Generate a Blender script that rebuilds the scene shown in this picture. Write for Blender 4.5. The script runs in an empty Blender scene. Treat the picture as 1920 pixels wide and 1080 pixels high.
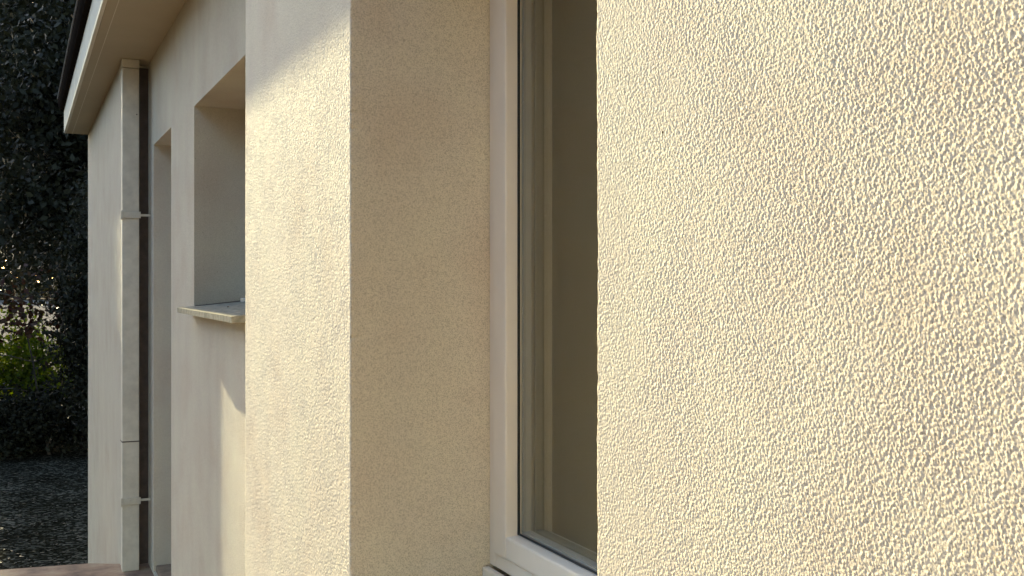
import bpy, bmesh, math, random
import numpy as np
R = math.radians
sc = bpy.context.scene
EYE = 1.568                      # camera height above the paved slab (slab top = 0)

# ------------------------------------------------------------------ camera
cam_d = bpy.data.cameras.new('camera'); cam = bpy.data.objects.new('camera', cam_d)
sc.collection.objects.link(cam); sc.camera = cam
cam.location = (0, 0, EYE)
cam.rotation_euler = (R(90), 0, -math.atan((960-38)/2000.0))
cam_d.sensor_width = 36; cam_d.lens = 36*2000/1920
cam_d.shift_y = -11/1920
cam_d.clip_start = 0.02; cam_d.clip_end = 3000

# ------------------------------------------------------------------ light
SUN_AZ = 3.66      # degrees to the left of the facade direction (+Y)
SUN_EL = 17.1
world = bpy.data.worlds.new('World'); sc.world = world; world.use_nodes = True
wn = world.node_tree; wn.nodes.clear()
sky = wn.nodes.new('ShaderNodeTexSky'); sky.sky_type = 'NISHITA'; sky.sun_disc = False
sky.sun_elevation = R(SUN_EL); sky.sun_rotation = R(-SUN_AZ)
sky.air_density = 1.0; sky.dust_density = 1.3; sky.ozone_density = 0.6
bg = wn.nodes.new('ShaderNodeBackground'); bg.inputs['Strength'].default_value = 0.12
wo = wn.nodes.new('ShaderNodeOutputWorld')
wn.links.new(sky.outputs[0], bg.inputs[0]); wn.links.new(bg.outputs[0], wo.inputs[0])
sun_d = bpy.data.lights.new('sun', 'SUN'); sun = bpy.data.objects.new('sun', sun_d)
sc.collection.objects.link(sun)
sun_d.energy = 4.8; sun_d.angle = R(0.42); sun_d.color = (1.0, 0.885, 0.54)
# a sun lamp shines along its local -Z
sun.rotation_euler = (R(-(90-SUN_EL)), 0, R(SUN_AZ))
sc.view_settings.view_transform = 'Standard'; sc.view_settings.look = 'None'
sc.view_settings.gamma = 1.0; sc.view_settings.exposure = 2.74

# ------------------------------------------------------------------ helpers
C = sc.collection
def link(o, parent=None):
    C.objects.link(o)
    if parent: o.parent = parent
    return o
def empty(name, loc=(0,0,0)):
    o = bpy.data.objects.new(name, None); o.location = loc; o.empty_display_size = .1
    return link(o)
def tag(o, label=None, cat=None, group=None, kind=None):
    if label: o['label'] = label
    if cat: o['category'] = cat
    if group: o['group'] = group
    if kind: o['kind'] = kind
    return o
class MB:
    """collects shapes in one bmesh"""
    def __init__(s): s.bm = bmesh.new()
    def box(s, x0, x1, y0, y1, z0, z1, bev=0, seg=2):
        r = bmesh.ops.create_cube(s.bm, size=1)
        vs = r['verts']
        for v in vs:
            v.co.x = x0 if v.co.x < 0 else x1
            v.co.y = y0 if v.co.y < 0 else y1
            v.co.z = z0 if v.co.z < 0 else z1
        if bev:
            es = list({e for v in vs for e in v.link_edges})
            bmesh.ops.bevel(s.bm, geom=es, offset=bev, segments=seg, affect='EDGES', profile=.6)
        return s
    def prism(s, pts, a0, a1, axis='y'):
        """polygon of (u,v) extruded along an axis; axis y: u=x v=z, axis x: u=y v=z, axis z: u=x v=y"""
        def P(u, v, a):
            return {'y': (u, a, v), 'x': (a, u, v), 'z': (u, v, a)}[axis]
        A = [s.bm.verts.new(P(u, v, a0)) for u, v in pts]
        B = [s.bm.verts.new(P(u, v, a1)) for u, v in pts]
        n = len(pts)
        s.bm.faces.new(A); s.bm.faces.new(B[::-1])
        for i in range(n):
            j = (i+1) % n
            s.bm.faces.new((A[i], B[i], B[j], A[j]))
        return s
    def tube(s, pts, rad, n=8):
        rings = []
        from mathutils import Vector
        pts = [Vector(p) for p in pts]
        for i, p in enumerate(pts):
            d = (pts[min(i+1, len(pts)-1)] - pts[max(i-1, 0)]).normalized()
            a = d.orthogonal().normalized(); b = d.cross(a)
            r = rad[i] if isinstance(rad, (list, tuple)) else rad
            rings.append([s.bm.verts.new(p + (a*math.cos(t)+b*math.sin(t))*r) for t in [2*math.pi*k/n for k in range(n)]])
        for a, b in zip(rings, rings[1:]):
            # match starting vertex to keep the tube untwisted
            off = min(range(n), key=lambda k: (a[0].co-b[k].co).length)
            for k in range(n):
                s.bm.faces.new((a[k], a[(k+1) % n], b[(k+1+off) % n], b[(k+off) % n]))
        s.bm.faces.new(rings[0][::-1]); s.bm.faces.new(rings[-1])
        return s
    def build(s, name, m, parent=None, smooth=False):
        bmesh.ops.recalc_face_normals(s.bm, faces=s.bm.faces[:])
        me = bpy.data.meshes.new(name); s.bm.to_mesh(me); s.bm.free()
        me.materials.append(m)
        if smooth:
            for p in me.polygons: p.use_smooth = True
        return link(bpy.data.objects.new(name, me), parent)
def np_mesh(name, V, F, m, parent=None, smooth=False):
    """V (n,3), F (k,4) quads"""
    me = bpy.data.meshes.new(name)
    V = np.asarray(V, np.float32); F = np.asarray(F, np.int32)
    me.vertices.add(len(V)); me.vertices.foreach_set('co', V.ravel())
    me.loops.add(F.size); me.loops.foreach_set('vertex_index', F.ravel())
    me.polygons.add(len(F))
    me.polygons.foreach_set('loop_start', np.arange(0, F.size, 4, dtype=np.int32))
    me.polygons.foreach_set('loop_total', np.full(len(F), 4, np.int32))
    if smooth: me.polygons.foreach_set('use_smooth', np.ones(len(F), bool))
    me.update(calc_edges=True); me.validate()
    if m: me.materials.append(m)
    return link(bpy.data.objects.new(name, me), parent)
def steps(parts):
    """parts: [(a, b, step), ...] contiguous -> 1D coordinates"""
    out = []
    for a, b, st in parts:
        n = max(1, int(round((b-a)/st)))
        out += list(np.linspace(a, b, n, endpoint=False))
    out.append(parts[-1][1])
    return np.array(out)
def skin_grid(name, X, ys, zs, m, parent):
    """outer rendered skin on the plane x = X facing -X"""
    Y, Zg = np.meshgrid(ys, zs, indexing='ij')
    V = np.stack([np.full(Y.size, X), Y.ravel(), Zg.ravel()], 1)
    ny, nz = len(ys), len(zs)
    i = np.arange(ny-1)[:, None]*nz + np.arange(nz-1)[None, :]
    F = np.stack([i, i+1, i+nz+1, i+nz], -1).reshape(-1, 4)   # normal -X
    return np_mesh(name, V, F, m, parent, True)

def round_path(pts, rad, st):
    """polyline with rounded corners, resampled; st: step per segment -> list of (x, y)"""
    from mathutils import Vector
    P = [Vector(p) for p in pts]; out = []
    cur = P[0]
    for i in range(1, len(P)):
        last = i == len(P)-1
        d = (P[i]-P[i-1]).normalized()
        end = P[i] if last else P[i]-d*rad
        n = max(1, int(round((end-cur).length/st[i-1])))
        out += [cur.lerp(end, k/n) for k in range(n)]
        if last: out.append(end); break
        d2 = (P[i+1]-P[i]).normalized(); s2 = P[i]+d2*rad
        for k in range(5):
            t = k/5; out.append((1-t)**2*end + 2*t*(1-t)*P[i] + t*t*s2)
        cur = s2
    return [(p.x, p.y) for p in out]
def sheet(name, path, zs, m, parent=None, corners=()):
    """skin swept upward along a plan path; outer side lies to the left of the path direction"""
    n, k = len(path), len(zs)
    V = np.empty((n, k, 3)); V[:, :, 0] = np.array([p[0] for p in path])[:, None]
    V[:, :, 1] = np.array([p[1] for p in path])[:, None]; V[:, :, 2] = np.array(zs)[None, :]
    zz = np.array(zs); wr = np.random.default_rng(5)
    for c in corners:            # hand-drawn arris: wanders about a millimetre, with small nicks
        w = sum(.0007/(j+1)**.5*np.sin(zz*2*math.pi*fq+wr.uniform(0, 6)) for j, fq in enumerate((1.3, 3.1, 7.7, 19, 43, 90)))
        sgn = 1 if c > 2 or c < 1 else -1
        for _ in range(14):
            z0 = wr.uniform(EYE-.7, EYE+.7); w -= sgn*wr.uniform(.0006, .0016)*np.exp(-((zz-z0)/wr.uniform(.0015, .004))**2)
        V[:, :, 1] += np.exp(-np.hypot(V[:, :, 1]-c, V[:, :, 0]-D)/.012)*w[None, :]
    i = np.arange(n-1)[:, None]*k + np.arange(k-1)[None, :]
    F = np.stack([i, i+1, i+k+1, i+k], -1).reshape(-1, 4)
    return np_mesh(name, V.reshape(-1, 3), F, m, parent, True)

# ------------------------------------------------------------------ materials
def newmat(name):
    m = bpy.data.materials.new(name); m.use_nodes = True
    nt = m.node_tree
    return m, nt, nt.nodes['Principled BSDF'], nt.nodes['Material Output']
def N(nt, t, **kw):
    n = nt.nodes.new(t)
    for k, v in kw.items():
        if k in n.inputs.keys(): n.inputs[k].default_value = v
        else: setattr(n, k, v)
    return n
def ramp(nt, fac, stops, interp='LINEAR'):
    r = nt.nodes.new('ShaderNodeValToRGB'); r.color_ramp.interpolation = interp
    e = r.color_ramp.elements
    while len(e) < len(stops): e.new(.5)
    for el, (p, c) in zip(e, stops):
        el.position = p; el.color = (*c, 1) if len(c) == 3 else c
    nt.links.new(fac, r.inputs[0]); return r
def pos(nt):
    return nt.nodes.new('ShaderNodeNewGeometry').outputs['Position']

def stucco(name, col, disp=0.0009, true_disp=True, streak=0.0, scale=630.0):
    m, nt, b, out = newmat(name); L = nt.links
    p = pos(nt)
    # slow colour drift of the render coat
    n1 = N(nt, 'ShaderNodeTexNoise', Scale=5.0, Detail=3.0); L.new(p, n1.inputs['Vector'])
    c0 = tuple(v*.93 for v in col); c1 = tuple(min(1, v*1.05) for v in col)
    r1 = ramp(nt, n1.outputs['Fac'], [(.3, (c0[0]*1.02, c0[1]*.98, c0[2]*.96)), (.5, col), (.7, (c1[0]*.99, c1[1]*1.01, c1[2]*.99))])
    colr = r1.outputs[0]
    # sand grains of varied tone; the speckle also stands in for shade in pits
    ng = N(nt, 'ShaderNodeTexNoise', Scale=560.0, Detail=2.0, Roughness=.6); L.new(p, ng.inputs['Vector'])
    rg = ramp(nt, ng.outputs['Fac'], [(.33, (.66, .64, .59)), (.5, (.97, .97, .96)), (.68, (1.08, 1.08, 1.07))])
    mg = N(nt, 'ShaderNodeMix', data_type='RGBA', blend_type='MULTIPLY'); mg.inputs['Factor'].default_value = 1
    L.new(colr, mg.inputs[6]); L.new(rg.outputs[0], mg.inputs[7]); colr = mg.outputs[2]
    # rare dark specks
    v = N(nt, 'ShaderNodeTexVoronoi', Scale=16.0); L.new(p, v.inputs['Vector'])
    lt = N(nt, 'ShaderNodeMath', operation='LESS_THAN'); L.new(v.outputs['Distance'], lt.inputs[0]); lt.inputs[1].default_value = .022
    sx = N(nt, 'ShaderNodeSeparateColor'); L.new(v.outputs['Color'], sx.inputs[0])
    gt = N(nt, 'ShaderNodeMath', operation='GREATER_THAN'); L.new(sx.outputs[0], gt.inputs[0]); gt.inputs[1].default_value = .35
    mu = N(nt, 'ShaderNodeMath', operation='MULTIPLY'); L.new(lt.outputs[0], mu.inputs[0]); L.new(gt.outputs[0], mu.inputs[1])
    mx = N(nt, 'ShaderNodeMix', data_type='RGBA'); L.new(mu.outputs[0], mx.inputs['Factor']); L.new(colr, mx.inputs[6])
    mx.inputs[7].default_value = (.12, .09, .06, 1)
    colr = mx.outputs[2]
    if streak:
        mp = N(nt, 'ShaderNodeMapping'); mp.inputs['Scale'].default_value = (4, 4, .3); L.new(p, mp.inputs[0])
        n3 = N(nt, 'ShaderNodeTexNoise', Scale=1.0, Detail=4.0, Roughness=.6); L.new(mp.outputs[0], n3.inputs['Vector'])
        r3 = ramp(nt, n3.outputs['Fac'], [(.35, (1-streak,)*3), (.62, (1, 1, 1))])
        mm = N(nt, 'ShaderNodeMix', data_type='RGBA', blend_type='MULTIPLY'); mm.inputs['Factor'].default_value = 1
        L.new(colr, mm.inputs[6]); L.new(r3.outputs[0], mm.inputs[7]); colr = mm.outputs[2]
    L.new(colr, b.inputs['Base Color']); b.inputs['Roughness'].default_value = .95
    b.inputs['Specular IOR Level'].default_value = .15
    # relief: scraped plaster grains, plateaus and pits
    mp = N(nt, 'ShaderNodeMapping'); mp.inputs['Rotation'].default_value = (R(-26), 0, 0); mp.inputs['Scale'].default_value = (1, 1.0, 1.0); L.new(p, mp.inputs[0])
    a = N(nt, 'ShaderNodeTexNoise', Scale=scale, Detail=4.0, Roughness=.7, Distortion=.1); L.new(mp.outputs[0], a.inputs['Vector'])
    ar = ramp(nt, a.outputs['Fac'], [(.34, (0, 0, 0)), (.47, (.62,)*3), (.62, (1, 1, 1))], 'EASE')
    c = N(nt, 'ShaderNodeTexNoise', Scale=1000.0, Detail=3.0); L.new(p, c.inputs['Vector'])
    d = N(nt, 'ShaderNodeTexNoise', Scale=38.0, Detail=2.0); L.new(p, d.inputs['Vector'])
    ma = N(nt, 'ShaderNodeMath', operation='MULTIPLY_ADD'); L.new(c.outputs['Fac'], ma.inputs[0]); ma.inputs[1].default_value = .7
    vo = N(nt, 'ShaderNodeTexVoronoi', Scale=scale*.62, Randomness=1.0); vo.feature = 'SMOOTH_F1'; vo.inputs['Smoothness'].default_value = .35
    wv = N(nt, 'ShaderNodeVectorMath', operation='MULTIPLY_ADD'); L.new(a.outputs['Color'], wv.inputs[0]); wv.inputs[1].default_value = (.003,)*3; L.new(mp.outputs[0], wv.inputs[2]); L.new(wv.outputs[0], vo.inputs['Vector'])
    vm = N(nt, 'ShaderNodeMath', operation='MULTIPLY_ADD'); L.new(vo.outputs['Distance'], vm.inputs[0]); vm.inputs[1].default_value = -1.1; vm.inputs[2].default_value = .8
    am = N(nt, 'ShaderNodeMath', operation='MULTIPLY_ADD'); L.new(ar.outputs[0], am.inputs[0]); am.inputs[1].default_value = .5; L.new(vm.outputs[0], am.inputs[2])
    L.new(am.outputs[0], ma.inputs[2])
    mb = N(nt, 'ShaderNodeMath', operation='MULTIPLY_ADD'); L.new(d.outputs['Fac'], mb.inputs[0]); mb.inputs[1].default_value = .16; L.new(ma.outputs[0], mb.inputs[2])
    # the float pressed harder in places: relief depth varies over a hand's width
    q = N(nt, 'ShaderNodeTexNoise', Scale=14.0, Detail=3.0); L.new(p, q.inputs['Vector'])
    qr = N(nt, 'ShaderNodeMapRange'); L.new(q.outputs['Fac'], qr.inputs[0]); qr.inputs[1].default_value = .3; qr.inputs[2].default_value = .7; qr.inputs[3].default_value = .82; qr.inputs[4].default_value = 1.18
    ce = N(nt, 'ShaderNodeMath', operation='SUBTRACT'); L.new(mb.outputs[0], ce.inputs[0]); ce.inputs[1].default_value = .9
    mq = N(nt, 'ShaderNodeMath', operation='MULTIPLY'); L.new(ce.outputs[0], mq.inputs[0]); L.new(qr.outputs[0], mq.inputs[1])
    mb = N(nt, 'ShaderNodeMath', operation='ADD'); L.new(mq.outputs[0], mb.inputs[0]); mb.inputs[1].default_value = .9
    dn = N(nt, 'ShaderNodeDisplacement'); dn.inputs['Midlevel'].default_value = .9; dn.inputs['Scale'].default_value = disp
    if true_disp:
        L.new(mb.outputs[0], dn.inputs['Height']); L.new(dn.outputs[0], out.inputs['Displacement'])
        m.displacement_method = 'DISPLACEMENT'
    else:
        bp = N(nt, 'ShaderNodeBump', Strength=1.0, Distance=disp); L.new(mb.outputs[0], bp.inputs['Height'])
        L.new(bp.outputs[0], b.inputs['Normal'])
    return m
def plain(name, col, rough=.5, var=.06, scale=8, metal=0, bump=0, bscale=200, spec=.5):
    m, nt, b, out = newmat(name); L = nt.links
    n = N(nt, 'ShaderNodeTexNoise', Scale=float(scale), Detail=5.0, Roughness=.6); L.new(pos(nt), n.inputs['Vector'])
    r = ramp(nt, n.outputs['Fac'], [(.3, tuple(v*(1-var) for v in col)), (.7, tuple(min(1, v*(1+var)) for v in col))])
    L.new(r.outputs[0], b.inputs['Base Color']); b.inputs['Roughness'].default_value = rough; b.inputs['Metallic'].default_value = metal
    b.inputs['Specular IOR Level'].default_value = spec
    if bump:
        n2 = N(nt, 'ShaderNodeTexNoise', Scale=float(bscale), Detail=3.0); L.new(pos(nt), n2.inputs['Vector'])
        bp = N(nt, 'ShaderNodeBump', Strength=.5, Distance=bump); L.new(n2.outputs['Fac'], bp.inputs['Height']); L.new(bp.outputs[0], b.inputs['Normal'])
    return m
WALL = (.76, .67, .525)
M_near = stucco('scraped_render', WALL, .00037, streak=.03)
M_pier = stucco('scraped_render_pier', WALL, .00066, scale=500.0, streak=.05)
M_wall = stucco('scraped_render_fine', WALL, .0011, False)
M_rec = stucco('weathered_render_shaded', (.575, .525, .43), .0006, False, streak=.07)  # wall coat darkened to stand in for shade in the recess; streaks are weathering
M_far = stucco('weathered_render_shaded_dark', (.49, .46, .39), .0006, False, streak=.03)  # same coat darker still, the far section's shade put into its colour
M_paint = plain('painted_metal', (.56, .53, .44), .7, .14, 14, spec=.2)
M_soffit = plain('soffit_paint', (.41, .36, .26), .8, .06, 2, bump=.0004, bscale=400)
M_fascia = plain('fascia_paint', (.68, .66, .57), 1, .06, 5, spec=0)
M_dark = plain('dark_bitumen', (.014, .012, .011), 1, .2, 10, spec=0)
M_lip = plain('zinc', (.30, .30, .30), 1, .15, 20, spec=0)
M_frame = plain('window_paint', (.90, .81, .69), .38, .03, 12)
M_gasket = plain('rubber', (.02, .02, .02), .6, .1, 30)
M_spacer = plain('aluminium_spacer', (.50, .48, .43), .6, .05, 30)
M_sill = plain('stone_sill', (.28, .265, .22), 1, .35, 40, spec=0, bump=.0005, bscale=300)
M_room = plain('interior_paint', (.86, .74, .54), .9, .03, 2)
M_blind = plain('blind_cloth', (.26, .212, .145), .9, .05, 3)
M_bead = plain('bead_paint', (.50, .45, .37), .6, .03, 12)
M_void = plain('joint_and_shade_dark', (.09, .07, .06), .95, .2, 20)
M_brick = plain('brown_threshold', (.20, .14, .09), .9, .35, 18, bump=.002, bscale=60)

def glass():
    m, nt, b, out = newmat('window_glass'); L = nt.links; nt.nodes.remove(b)
    t = N(nt, 'ShaderNodeBsdfTransparent'); t.inputs[0].default_value = (.92, .92, .89, 1)
    g = N(nt, 'ShaderNodeBsdfGlossy', Roughness=.01)
    f = N(nt, 'ShaderNodeFresnel')
    ge = N(nt, 'ShaderNodeNewGeometry'); io = N(nt, 'ShaderNodeMath', operation='MULTIPLY_ADD')   # same reflectance on both faces of the thin pane
    L.new(ge.outputs['Backfacing'], io.inputs[0]); io.inputs[1].default_value = 1/1.52-1.52; io.inputs[2].default_value = 1.52; L.new(io.outputs[0], f.inputs['IOR'])
    mx = N(nt, 'ShaderNodeMixShader'); L.new(f.outputs[0], mx.inputs[0]); L.new(t.outputs[0], mx.inputs[1]); L.new(g.outputs[0], mx.inputs[2])
    L.new(mx.outputs[0], out.inputs['Surface']); return m
M_glass = glass()

def leafmat(name, cols, trans=.35):
    m, nt, b, out = newmat(name); L = nt.links
    oi = N(nt, 'ShaderNodeNewGeometry')
    r = ramp(nt, oi.outputs['Random Per Island'], [(i/(len(cols)-1), c) for i, c in enumerate(cols)])
    L.new(r.outputs[0], b.inputs['Base Color']); b.inputs['Roughness'].default_value = .6
    b.inputs['Specular IOR Level'].default_value = .12
    t = N(nt, 'ShaderNodeBsdfTranslucent')
    hs = N(nt, 'ShaderNodeHueSaturation', Saturation=1.25, Value=1.6); L.new(r.outputs[0], hs.inputs['Color']); L.new(hs.outputs[0], t.inputs[0])
    mx = N(nt, 'ShaderNodeMixShader'); mx.inputs[0].default_value = trans
    L.new(b.outputs[0], mx.inputs[1]); L.new(t.outputs[0], mx.inputs[2]); L.new(mx.outputs[0], out.inputs['Surface'])
    return m
M_leaf_dark = leafmat('dark_leaves', [(.006, .0065, .003), (.010, .0105, .005), (.018, .0175, .009)], .1)
M_leaf_green = leafmat('green_leaves', [(.04, .06, .008), (.07, .095, .012), (.13, .15, .02)], .5)
M_leaf_red = leafmat('reddish_leaves', [(.03, .012, .010), (.04, .02, .012), (.025, .02, .01)], .15)
M_bark = plain('bark', (.045, .035, .025), .95, .4, 15, bump=.01, bscale=30)

# ------------------------------------------------------------------ setting: ground, slab, far ground
def ground_mat():
    m, nt, b, out = newmat('dark_gravel'); L = nt.links; p = pos(nt)
    v = N(nt, 'ShaderNodeTexVoronoi', Scale=34.0); L.new(p, v.inputs['Vector'])
    s = N(nt, 'ShaderNodeSeparateColor'); L.new(v.outputs['Color'], s.inputs[0])
    r = ramp(nt, s.outputs[0], [(0, (.007, .0065, .0045)), (.6, (.020, .019, .0135)), (1, (.085, .08, .062))])
    n = N(nt, 'ShaderNodeTexNoise', Scale=1.6, Detail=4.0); L.new(p, n.inputs['Vector'])
    r2 = ramp(nt, n.outputs['Fac'], [(.35, (.45, .45, .42)), (.65, (1, 1, 1))])
    mm = N(nt, 'ShaderNodeMix', data_type='RGBA', blend_type='MULTIPLY'); mm.inputs['Factor'].default_value = 1
    L.new(r.outputs[0], mm.inputs[6]); L.new(r2.outputs[0], mm.inputs[7])
    L.new(mm.outputs[2], b.inputs['Base Color']); b.inputs['Roughness'].default_value = 1; b.inputs['Specular IOR Level'].default_value = 0
    bp = N(nt, 'ShaderNodeBump', Strength=1.0, Distance=.012); L.new(v.outputs['Distance'], bp.inputs['Height']); bp.invert = True; L.new(bp.outputs[0], b.inputs['Normal'])
    return m
GZ = -.76
tag(MB().box(-900, 900, -900, 900, GZ-1, GZ).build('ground', ground_mat()), kind='structure')
M_road = plain('pale_gravel', (.10, .09, .08), 1, .25, 1, spec=0)
tag(MB().box(-40, 60, 30, 170, GZ+.004, GZ+.012).build('gravel_yard', M_road), kind='structure')
def slab_mat():
    m, nt, b, out = newmat('worn_concrete'); L = nt.links; p = pos(nt)
    n = N(nt, 'ShaderNodeTexNoise', Scale=5.0, Detail=8.0, Roughness=.65); L.new(p, n.inputs['Vector'])
    r = ramp(nt, n.outputs['Fac'], [(.32, (.08, .048, .032)), (.5, (.23, .145, .095)), (.68, (.31, .235, .15))])
    L.new(r.outputs[0], b.inputs['Base Color']); b.inputs['Roughness'].default_value = .9
    n2 = N(nt, 'ShaderNodeTexNoise', Scale=90.0, Detail=5.0); L.new(p, n2.inputs['Vector'])
    bp = N(nt, 'ShaderNodeBump', Strength=.6, Distance=.004); L.new(n2.outputs['Fac'], bp.inputs['Height']); L.new(bp.outputs[0], b.inputs['Normal'])
    return m
slab = MB()
slab.prism([(-2.2, 6.62), (-.10, 6.45), (.343, 6.39), (.52, 6.30), (.60, 6.30), (.66, 6.27), (.66, -4), (-2.2, -4)], GZ-.2, 0, 'z')
tag(slab.build('terrace_slab', slab_mat()), kind='structure')

# ------------------------------------------------------------------ the house
D, L1, L2, LF = .489, .505, .649, .323
S0, SA, SB, SC, SR, SE = -3.2, .871, 1.690, 2.585, 6.27, 9.41
ZS = EYE+1.211                        # underside of the eaves
WB, WT = EYE-.487, EYE+.73            # near window opening
house = empty('house', (1.2, 2, 0))
tag(house, 'cream rendered house with window recesses, downpipe and overhanging eaves', 'house')
def par(o): o.matrix_parent_inverse = house.matrix_world.inverted()  # keep world coordinates
bpy.context.view_layer.update()
HI = house.matrix_world.inverted()
def hp(o, label=None):
    o.parent = house; o.matrix_parent_inverse = HI
    if label: o['label'] = label
    return o
T = .0012
BACK = .89
# wall beside the camera: rendered skin in front, masonry behind
zs = steps([(0, EYE-.6, .03), (EYE-.6, EYE-.30, .0025), (EYE-.30, EYE+.30, .0005), (EYE+.30, EYE+.6, .0025), (EYE+.6, ZS, .03)])
path = round_path([(D, S0), (D, -.2), (D, .36), (D, SA), (.734, SA)], .001, [.05, .003, .0005, .004])
# the straight joins keep their step: no rounding is visible on them
sk = hp(sheet('wall', path, zs, M_near, corners=(SA,)), 'sunlit wall with coarse scraped render beside the open view')
MB().box(D+.002, BACK, S0, SA-.002, 0, ZS).build('masonry', M_wall, sk)
# pier between the two recesses
zs = steps([(0, EYE-.75, .03), (EYE-.75, EYE+.75, .0012), (EYE+.75, ZS, .03)])
path = round_path([(.80, SB), (D, SB), (D, SC), (L2+.01, SC)], .003, [.0013, .0012, .01])
pier = hp(sheet('pier', path, zs, M_pier, corners=(SB, SC)), 'broad pier, sunlit below the slanting shadow of the eaves')
MB().box(D+.002, BACK, SB+.002, SC-.002, 0, ZS).build('masonry', M_wall, pier)
# wall above and below the near window
hp(MB().box(D, BACK, SA, SB, WT, ZS).build('lintel', M_wall))
hp(MB().box(D+.002, BACK, SA, SB, 0, WB-.06).build('parapet', M_wall))

# recessed wall with window and door opening
w2a, w2b, w2z0, w2z1 = 3.35, 4.529, EYE-.115, EYE+.723
d0, d1, dz1 = 5.262, 5.996, EYE+.735
m = MB()
def panel(m, y0, y1, z0, z1, x0=L2, x1=BACK+.1): m.box(x0, x1, y0, y1, z0, z1)
rec = MB()
# one outline with holes, extruded: built from a grid of cells sharing vertices
def holed_wall(x0, x1, Y, Z, holes, name, mat):
    bm = bmesh.new(); vs = {}
    def v(x, y, z):
        k = (round(x, 5), round(y, 5), round(z, 5))
        if k not in vs: vs[k] = bm.verts.new(k)
        return vs[k]
    def solid(i, j):
        if i < 0 or j < 0 or i >= len(Y)-1 or j >= len(Z)-1: return False
        cy, cz = (Y[i]+Y[i+1])/2, (Z[j]+Z[j+1])/2
        return not any(a < cy < b and c < cz < d for a, b, c, d in holes)
    for i in range(len(Y)-1):
        for j in range(len(Z)-1):
            if not solid(i, j): continue
            a, b, c, d = Y[i], Y[i+1], Z[j], Z[j+1]
            bm.faces.new((v(x0, a, c), v(x0, a, d), v(x0, b, d), v(x0, b, c)))
            bm.faces.new((v(x1, a, c), v(x1, b, c), v(x1, b, d), v(x1, a, d)))
            if not solid(i-1, j): bm.faces.new((v(x0, a, c), v(x1, a, c), v(x1, a, d), v(x0, a, d)))
            if not solid(i+1, j): bm.faces.new((v(x0, b, c), v(x0, b, d), v(x1, b, d), v(x1, b, c)))
            if not solid(i, j-1): bm.faces.new((v(x0, a, c), v(x0, b, c), v(x1, b, c), v(x1, a, c)))
            if not solid(i, j+1): bm.faces.new((v(x0, a, d), v(x1, a, d), v(x1, b, d), v(x0, b, d)))
    sharp = [e for e in bm.edges if len(e.link_faces) == 2 and e.calc_face_angle(0) > .5]
    bmesh.ops.bevel(bm, geom=sharp, offset=.004, segments=2, affect='EDGES', profile=.6)
    bmesh.ops.recalc_face_normals(bm, faces=bm.faces[:])
    me = bpy.data.meshes.new(name); bm.to_mesh(me); bm.free(); me.materials.append(mat)
    return link(bpy.data.objects.new(name, me))
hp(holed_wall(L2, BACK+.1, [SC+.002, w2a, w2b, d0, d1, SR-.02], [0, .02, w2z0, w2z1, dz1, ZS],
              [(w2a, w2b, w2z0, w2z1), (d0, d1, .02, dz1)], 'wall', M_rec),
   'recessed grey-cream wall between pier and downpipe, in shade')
# far section, its ground is lower
hp(MB().box(L1, BACK+.1, SR, SE, GZ-.1, ZS, .004).build('wall', M_far), 'far wall section beyond the downpipe')
# blinds wall closing the door recess and a dark strip standing in for shade beside the downpipe
hp(MB().box(.585, L2+.02, SR-.016, SR+.0, .0, ZS-.02).build('shade_strip', M_void), 'dark strip standing in for shade behind the downpipe')
hp(MB().box(.66, .86, d0+.003, d1-.003, .001, .05, .006).build('threshold', M_brick), 'brown doorstep in the door recess')
door = hp(MB().box(.872, .905, d0+.002, d1-.002, .06, dz1-.002, .003).build('door', M_frame))
MB().box(.850, .8705, d0+.08, d0+.20, EYE-.52, EYE-.50, .006).build('handle', M_lip, door)

# second window: frame, glass, stone sill
win2 = hp(empty('window')); win2['label'] = 'window in the recessed wall above the stone sill'
m = MB()
fx0, fx1 = .862, .90
a, b, z0, z1 = w2a+.002, w2b-.002, w2z0+.004, w2z1-.002
m.prism([(a, z0), (b, z0), (b, z0+.07), (a, z0+.07)], fx0, fx1, 'x')
m.prism([(a, z1-.07), (b, z1-.07), (b, z1), (a, z1)], fx0, fx1, 'x')
m.prism([(a, z0+.0702), (a+.07, z0+.0702), (a+.07, z1-.0702), (a, z1-.0702)], fx0, fx1, 'x')
m.prism([(b-.07, z0+.0702), (b, z0+.0702), (b, z1-.0702), (b-.07, z1-.0702)], fx0, fx1, 'x')
m.build('frame', M_frame, win2)
MB().box(.878, .884, a+.0705, b-.0705, z0+.0705, z1-.0705).build('glass', M_glass, win2)
MB().box(.835, .8615, b-.06, b-.001, z0+.02, z0+.045, .004).build('drain_cap', M_frame, win2)
m = MB()
sb = 4.482+.03
m.prism([(.586, EYE-.125), (.586, EYE-.1055), (.598, EYE-.104), (.861, EYE-.078), (.861, EYE-.12)], w2a-.03, w2b+.03, 'y')
sill2 = m.build('sill', M_sill, win2); sill2['label'] = 'thin pale stone sill catching a strip of sun on its outer edge'

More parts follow.
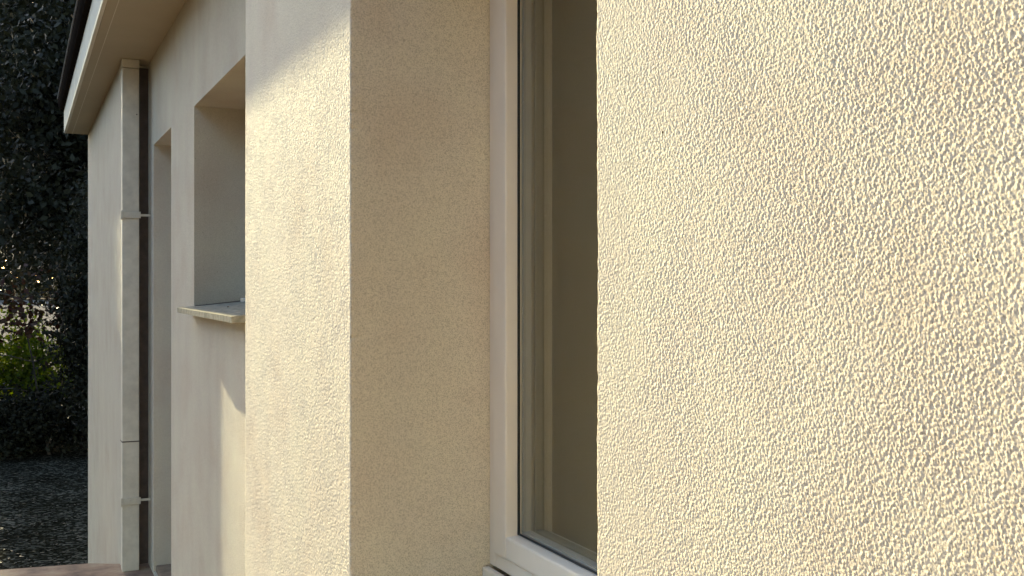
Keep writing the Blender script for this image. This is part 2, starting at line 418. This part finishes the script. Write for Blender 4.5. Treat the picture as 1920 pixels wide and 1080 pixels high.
# near window: outer frame, sash, gaskets, double glazing
win = hp(empty('window')); win['label'] = 'large cream window in the deep reveal beside the sunlit wall'
def ring(x0, x1, y0, y1, z0, z1, w, mat, name, bev=.002, wb=None):
    """rectangular frame around the y/z opening, member width w"""
    wb = wb or w
    m = MB()
    m.box(x0, x1, y1-w, y1, z0, z1, bev); m.box(x0, x1, y0, y0+w, z0, z1, bev)
    m.box(x0+.0004, x1-.0004, y0+w-.001, y1-w+.001, z0+.0004, z0+wb, bev); m.box(x0+.0004, x1-.0004, y0+w-.001, y1-w+.001, z1-w, z1-.0004, bev)
    return m.build(name, mat, win)
ring(.7355, .83, SA+.002, SB-.0015, WB+.001, WT-.001, .024, M_frame, 'outer_frame', .0025)
GB = EYE-.4225                                       # bottom line of the glass
ring(.7315, .82, SA+.027, SB-.0255, WB+.026, WT-.026, .0515, M_frame, 'sash', .004, wb=GB-WB-.026)
ya, yb, za, zb = SA+.0795, SB-.0775, GB+.0005, WT-.078
ring(.7530, .7572, ya, yb, za, zb, .0032, M_gasket, 'gasket', .001)
MB().box(.757, .7605, ya+.0065, yb-.0065, za+.0065, zb-.0065).build('glass', M_glass, win)
ring(.7612, .7768, ya+.001, yb-.001, za+.001, zb-.001, .0055, M_spacer, 'spacer', .001)
MB().box(.7775, .781, ya+.001, yb-.001, za+.001, zb-.001).build('glass', M_glass, win)
ring(.783, .801, ya+.0005, yb-.0005, za+.0005, zb-.0005, .0065, M_bead, 'glazing_bead', .003)
# projecting nose of the bottom rail
MB().box(.721, .7345, SA+.003, SB-.003, WB-.05, WB-.002, .003).build('sill', M_frame, win)

# taupe blind behind the glass, inner wall closing the house
bl = MB().box(.842, .8445, SA+.001, SB-.0015, WB+.002, WT-.002).build('blind', M_blind, win)
hp(MB().box(1.0, 1.12, S0, SE-.02, .0, ZS).build('inner_wall', M_room))
# eaves: soffit board, fascia, bitumen edge, zinc lip
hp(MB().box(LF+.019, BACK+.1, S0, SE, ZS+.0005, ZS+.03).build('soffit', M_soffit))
hp(MB().box(LF+.0605, LF+.0635, S0, SE, ZS-.0015, ZS+.0).build('board_joint', M_fascia))
hp(MB().box(LF, LF+.018, S0, SE, ZS, ZS+.185, .003).build('fascia', M_fascia))
roof = hp(MB().box(LF-.03, BACK+3, S0, SE+.02, ZS+.187, ZS+.23).build('roof', M_dark))
m = MB()
prof = [(LF-.002, ZS+.186)] + [(LF-.045-.042*math.cos(t), ZS+.265-.075*math.sin(t)) for t in [math.pi-math.pi*k/10 for k in range(11)]][::1]
gx = LF-.001
pts = [(gx, ZS+.28)] + [(gx-.022-.022*math.cos(math.pi-math.pi*k/8)*-1*-1, ZS+.25-.055*math.sin(math.pi*k/8)) for k in range(9)] + [(gx-.044, ZS+.28)]
m.prism(pts, S0, SE+.03, 'y')
g = hp(m.build('gutter', M_dark))
MB().tube([(gx-.047, S0, ZS+.283), (gx-.047, SE+.03, ZS+.283)], .004, 8).build('bead', M_lip, g)

# downpipe: square boxed pipe standing in the corner
dp = hp(MB().box(.500, .588, 6.12, 6.20, .0, ZS-.05, .006, 2).build('downpipe', M_paint), 'square cream downpipe in the wall corner')
MB().box(.499, .589, 6.119, 6.201, ZS-.047, ZS-.002, .003).build('collar', M_paint, dp)
def clamp(z):
    m = MB(); m.box(.493, .595, 6.112, 6.119, z-.018, z+.018, .002)
    m.box(.5945, .648, 6.130, 6.137, z-.006, z+.006, .001)
    m.box(.491, .505, 6.106, 6.1125, z-.028, z+.022, .003)
    m.box(.535, .545, 6.107, 6.1125, z-.006, z+.006, .002)
    return m.build('clamp', M_paint, dp)
clamp(EYE+.365); clamp(EYE-1.188)
m = MB(); m.box(.498, .5905, 6.1175, 6.2025, EYE-.868, EYE-.862, .0008)
m.build('pipe_joint', M_void, dp)
for dx, z in [(.575, ZS-.3)]:
    MB().box(dx-.003, dx+.003, 6.1165, 6.1195, z-.003, z+.003).build('screw', M_void, dp)

# sealant line where the sill meets the jamb, grit on sill
MB().prism([(L2+.004, EYE-.100), (.86, EYE-.079), (.86, EYE-.0745), (L2+.004, EYE-.096)], w2b-.0045, w2b-.0005, 'y').build('sealant', M_void, win2)
MB().box(.70, .706, 4.05, 4.058, EYE-.0955, EYE-.090, .001).build('fixing', M_void, win2)
# ------------------------------------------------------------------ vegetation
rng = np.random.default_rng(7)
def leaves(pts, size, rng, elong=1.8):
    n = len(pts)
    a = rng.normal(size=(n, 3)); a /= np.linalg.norm(a, axis=1)[:, None]
    b = rng.normal(size=(n, 3)); b -= (a*b).sum(1)[:, None]*a; b /= np.linalg.norm(b, axis=1)[:, None]
    s = size*rng.uniform(.6, 1.3, n)[:, None]
    c = np.cross(a, b)
    V = np.empty((n, 4, 3))
    V[:, 0] = pts - a*s*.5; V[:, 1] = pts + b*s/elong*.5 + c*s*.06; V[:, 2] = pts + a*s*.5; V[:, 3] = pts - b*s/elong*.5 + c*s*.06
    F = np.arange(n*4).reshape(n, 4)
    return V.reshape(-1, 3), F
ta, te = math.tan(R(SUN_AZ)), math.tan(R(SUN_EL))
def keep_sun(P):
    """drops points from a lane cut through the foliage so the low sun reaches the facade"""
    Y = P[:, 1]
    xl = D - (Y-.2)*ta - .06*Y/20; xr = L2 - (Y-3.7)*ta + .02
    zl = EYE-1.15 + (Y-3.6)*te; 
    inside = (P[:, 0] > xl-.25) & (P[:, 0] < xr) & (P[:, 2] > zl)
    return P[~inside]  # foliage shaped to let sunlight through
def clumps(cen, rad, n, nclump, crad, rng, shell=.55):
    """points in clumps spread through an ellipsoid"""
    d = rng.normal(size=(nclump, 3)); d /= np.linalg.norm(d, axis=1)[:, None]
    r = rng.uniform(shell, 1, nclump)[:, None]
    cc = np.array(cen) + d*r*np.array(rad)
    k = rng.integers(0, nclump, n)
    p = cc[k] + rng.normal(size=(n, 3))*crad*rng.uniform(.6, 1.3, nclump)[k][:, None]
    return p
def tree(cen, rad, n, leaf, mat, label, cat='tree', group=None, name='tree', base=None, tr=.16, nclump=60, crad=.35, shell=.3, limbs=7):
    x, y, z = cen
    bx, by = base or (x, y)
    root = empty(name, (bx, by, GZ)); tag(root, label, cat, group)
    bpy.context.view_layer.update(); inv = root.matrix_world.inverted()
    P = keep_sun(clumps(cen, rad, n, nclump, crad, rng, shell))
    P = P[P[:, 2] > GZ+.05]
    P = P[~((P[:, 0] > .3) & (P[:, 1] < 9.7) & (P[:, 1] > -1))]
    V, F = leaves(P, leaf, rng)
    o = np_mesh('crown', V, F, mat, root); o.matrix_parent_inverse = inv
    m = MB(); top = z+rad[2]*.3
    wob = rng.normal(size=(6, 2))*tr*.5; wob[0] = 0
    tp = [(bx+wob[i][0]+(x-bx)*i/5, by+wob[i][1]+(y-by)*i/5, GZ+(top-GZ)*i/5) for i in range(6)]
    m.tube([(tp[0][0], tp[0][1], GZ-.05)]+tp, [tr*1.35, tr*1.15]+[tr*(1-.15*i) for i in range(1, 6)], 10)
    for k in range(limbs):
        i = rng.integers(2, 6); s = tp[i]; th = rng.uniform(0, 2*math.pi)
        e = (s[0]+math.cos(th)*rad[0]*.7, s[1]+math.sin(th)*rad[1]*.7, s[2]+rad[2]*rng.uniform(.1, .5))
        mid = tuple((s[q]+e[q])/2 + (.08 if q == 2 else 0)*rad[2] for q in range(3))
        seg = np.array([[s[q]+(mid[q]-s[q])*t for q in range(3)] for t in np.linspace(0, 1, 8)]+[[mid[q]+(e[q]-mid[q])*t for q in range(3)] for t in np.linspace(0, 1, 8)])
        if len(keep_sun(seg)) < len(seg): continue
        m.tube([s, mid, e], [tr*.45, tr*.3, tr*.1], 6)
    t = m.build('trunk', M_bark, root, True); t.matrix_parent_inverse = inv
    return root
H = EYE
# tall canopy trees beyond the gravel, straight behind the house corner
g1 = 'tall trees behind the house'
tree((1.15, 17.5, H+2.5), (1.5, 1.2, 2.9), 30000, .12, M_leaf_dark, 'tall dark evergreen closest behind the far house corner', base=(1.5, 17.5), group=g1, nclump=110, crad=.33, shell=.1)
tree((.35, 21.0, H+3.9), (1.9, 1.8, 4.0), 36000, .10, M_leaf_dark, 'tall dark tree whose crown fills the gap left of the eaves', base=(.9, 21), group=g1, nclump=110, crad=.35, shell=.1)
tree((1.4, 25.0, H+4.3), (2.8, 2.2, 4.4), 36000, .13, M_leaf_dark, 'broad dark tree at the back, mostly hidden by the house', base=(2.6, 25), group=g1, nclump=120, crad=.5, shell=.1)
tree((.5, 29.0, H+4.9), (2.6, 2.4, 4.8), 40000, .15, M_leaf_dark, 'farthest dark tree above the pale sunlit yard', base=(1.4, 29), group=g1, nclump=120, crad=.5, shell=.1)
tree((.7, 32.0, H+2.3), (3.2, 2.0, 2.9), 26000, .15, M_leaf_dark, 'low-hanging dark tree just above the pale yard', base=(3.0, 32), group=g1, nclump=120, crad=.5, shell=.05)
# unseen trees added left of the picture to dim sky light and reflections
g2 = 'added unseen trees left of the house'
for i, (x, y, r) in enumerate([(-5.2, 20, 2.3), (-8, 15, 2.6), (-9.5, 9, 2.6), (-10.5, 2.5, 2.7)]):
    tree((x, y, H+1.6), (r, r, 2.9), 9000, .20, M_leaf_dark, ['added unseen dark tree farthest along the left side', 'added unseen dark tree, third from the terrace', 'added unseen dark tree, second from the terrace', 'added unseen dark tree across from the near window'][i], group=g2, nclump=80, crad=.5)
tree((-1.9, 9.0, H+4.6), (2.3, 3.0, 1.5), 22000, .13, M_leaf_dark, 'unseen leaning tree added so its canopy shades the gravel', base=(-3.0, 9.8), group=g2, nclump=110, crad=.4, shell=.1)  # added out of view to darken the gravel
g3 = 'added unseen trees behind the terrace'  # out of view, added to keep sky light off the window reveal
tree((-.9, -5.2, H+1.9), (2.6, 2.0, 3.4), 16000, .18, M_leaf_dark, 'added unseen dark tree behind the terrace, nearer the house', group=g3, nclump=90, crad=.45, shell=.1)
tree((-5.2, -3.6, H+1.9), (2.6, 2.2, 3.4), 16000, .18, M_leaf_dark, 'added unseen dark tree behind the terrace, out in the garden', group=g3, nclump=90, crad=.45, shell=.1)
tree((-6.8, .2, H+2.0), (2.4, 2.2, 3.2), 15000, .18, M_leaf_dark, 'added unseen dark tree out in the garden facing the near wall', group=g3, nclump=90, crad=.45, shell=.1)
# far wood closing the view beyond the yard
P = np.column_stack([rng.uniform(-40, 50, 30000), rng.uniform(150, 166, 30000), GZ + 13*rng.uniform(0, 1, 30000)**.8])
P[:, 2] += 2.5*np.sin(P[:, 0]*.5)*(P[:, 2] > 8)
V, F = leaves(P, 1.1, rng)
tag(np_mesh('distant_wood', V, F, M_leaf_dark), 'distant dark wood beyond the pale yard', 'wood', kind='stuff')
# fallen leaves on the gravel
n = 2600
P = np.column_stack([rng.uniform(-3, .9, n), rng.uniform(6.6, 15.5, n), np.full(n, GZ+.012)])
V, F = leaves(P, .045, rng); V = V.reshape(-1, 3); V[:, 2] = GZ+.006+np.abs(V[:, 2]-GZ-.012)*.35
tag(np_mesh('leaf_litter', V, F, leafmat('dry_leaves', [(.012, .010, .006), (.03, .022, .013), (.055, .045, .026)], .05)), 'dry fallen leaves scattered over the dark gravel', 'leaf litter', kind='stuff')
# shrubs
tree((.90, 15.2, H-.55), (.42, .6, 1.9), 17000, .075, M_leaf_dark, 'narrow black-green evergreen shrub just past the house end', 'shrub', name='evergreen_shrub', tr=.04, nclump=80, crad=.17, shell=.05)
tree((.10, 16.6, H-1.15), (.75, .5, .70), 5600, .075, M_leaf_green, 'bright green sunlit bush under the dark trees', 'bush', name='bush', tr=.03, nclump=50, crad=.15, shell=.2)
tree((.0, 15.6, H-.38), (.85, .3, .50), 420, .10, M_leaf_red, 'thin dark reddish-leaved shrub in front of the pale yard', 'shrub', name='leafy_shrub', base=(.35, 15.7), tr=.02, nclump=44, crad=.14, shell=.2, limbs=14)
tree((.0, 16.0, H-1.95), (1.4, .9, .55), 17000, .07, M_leaf_dark, 'low dark bush spreading along the gravel edge', 'bush', name='low_bush', tr=.03, nclump=60, crad=.17, shell=.1)
tree((-2.6, 16.0, H-1.1), (1.6, .8, 1.2), 8000, .10, M_leaf_dark, 'dark round bush at the left edge of the gravel', 'bush', name='round_bush', tr=.03, nclump=60, crad=.24, shell=.1)
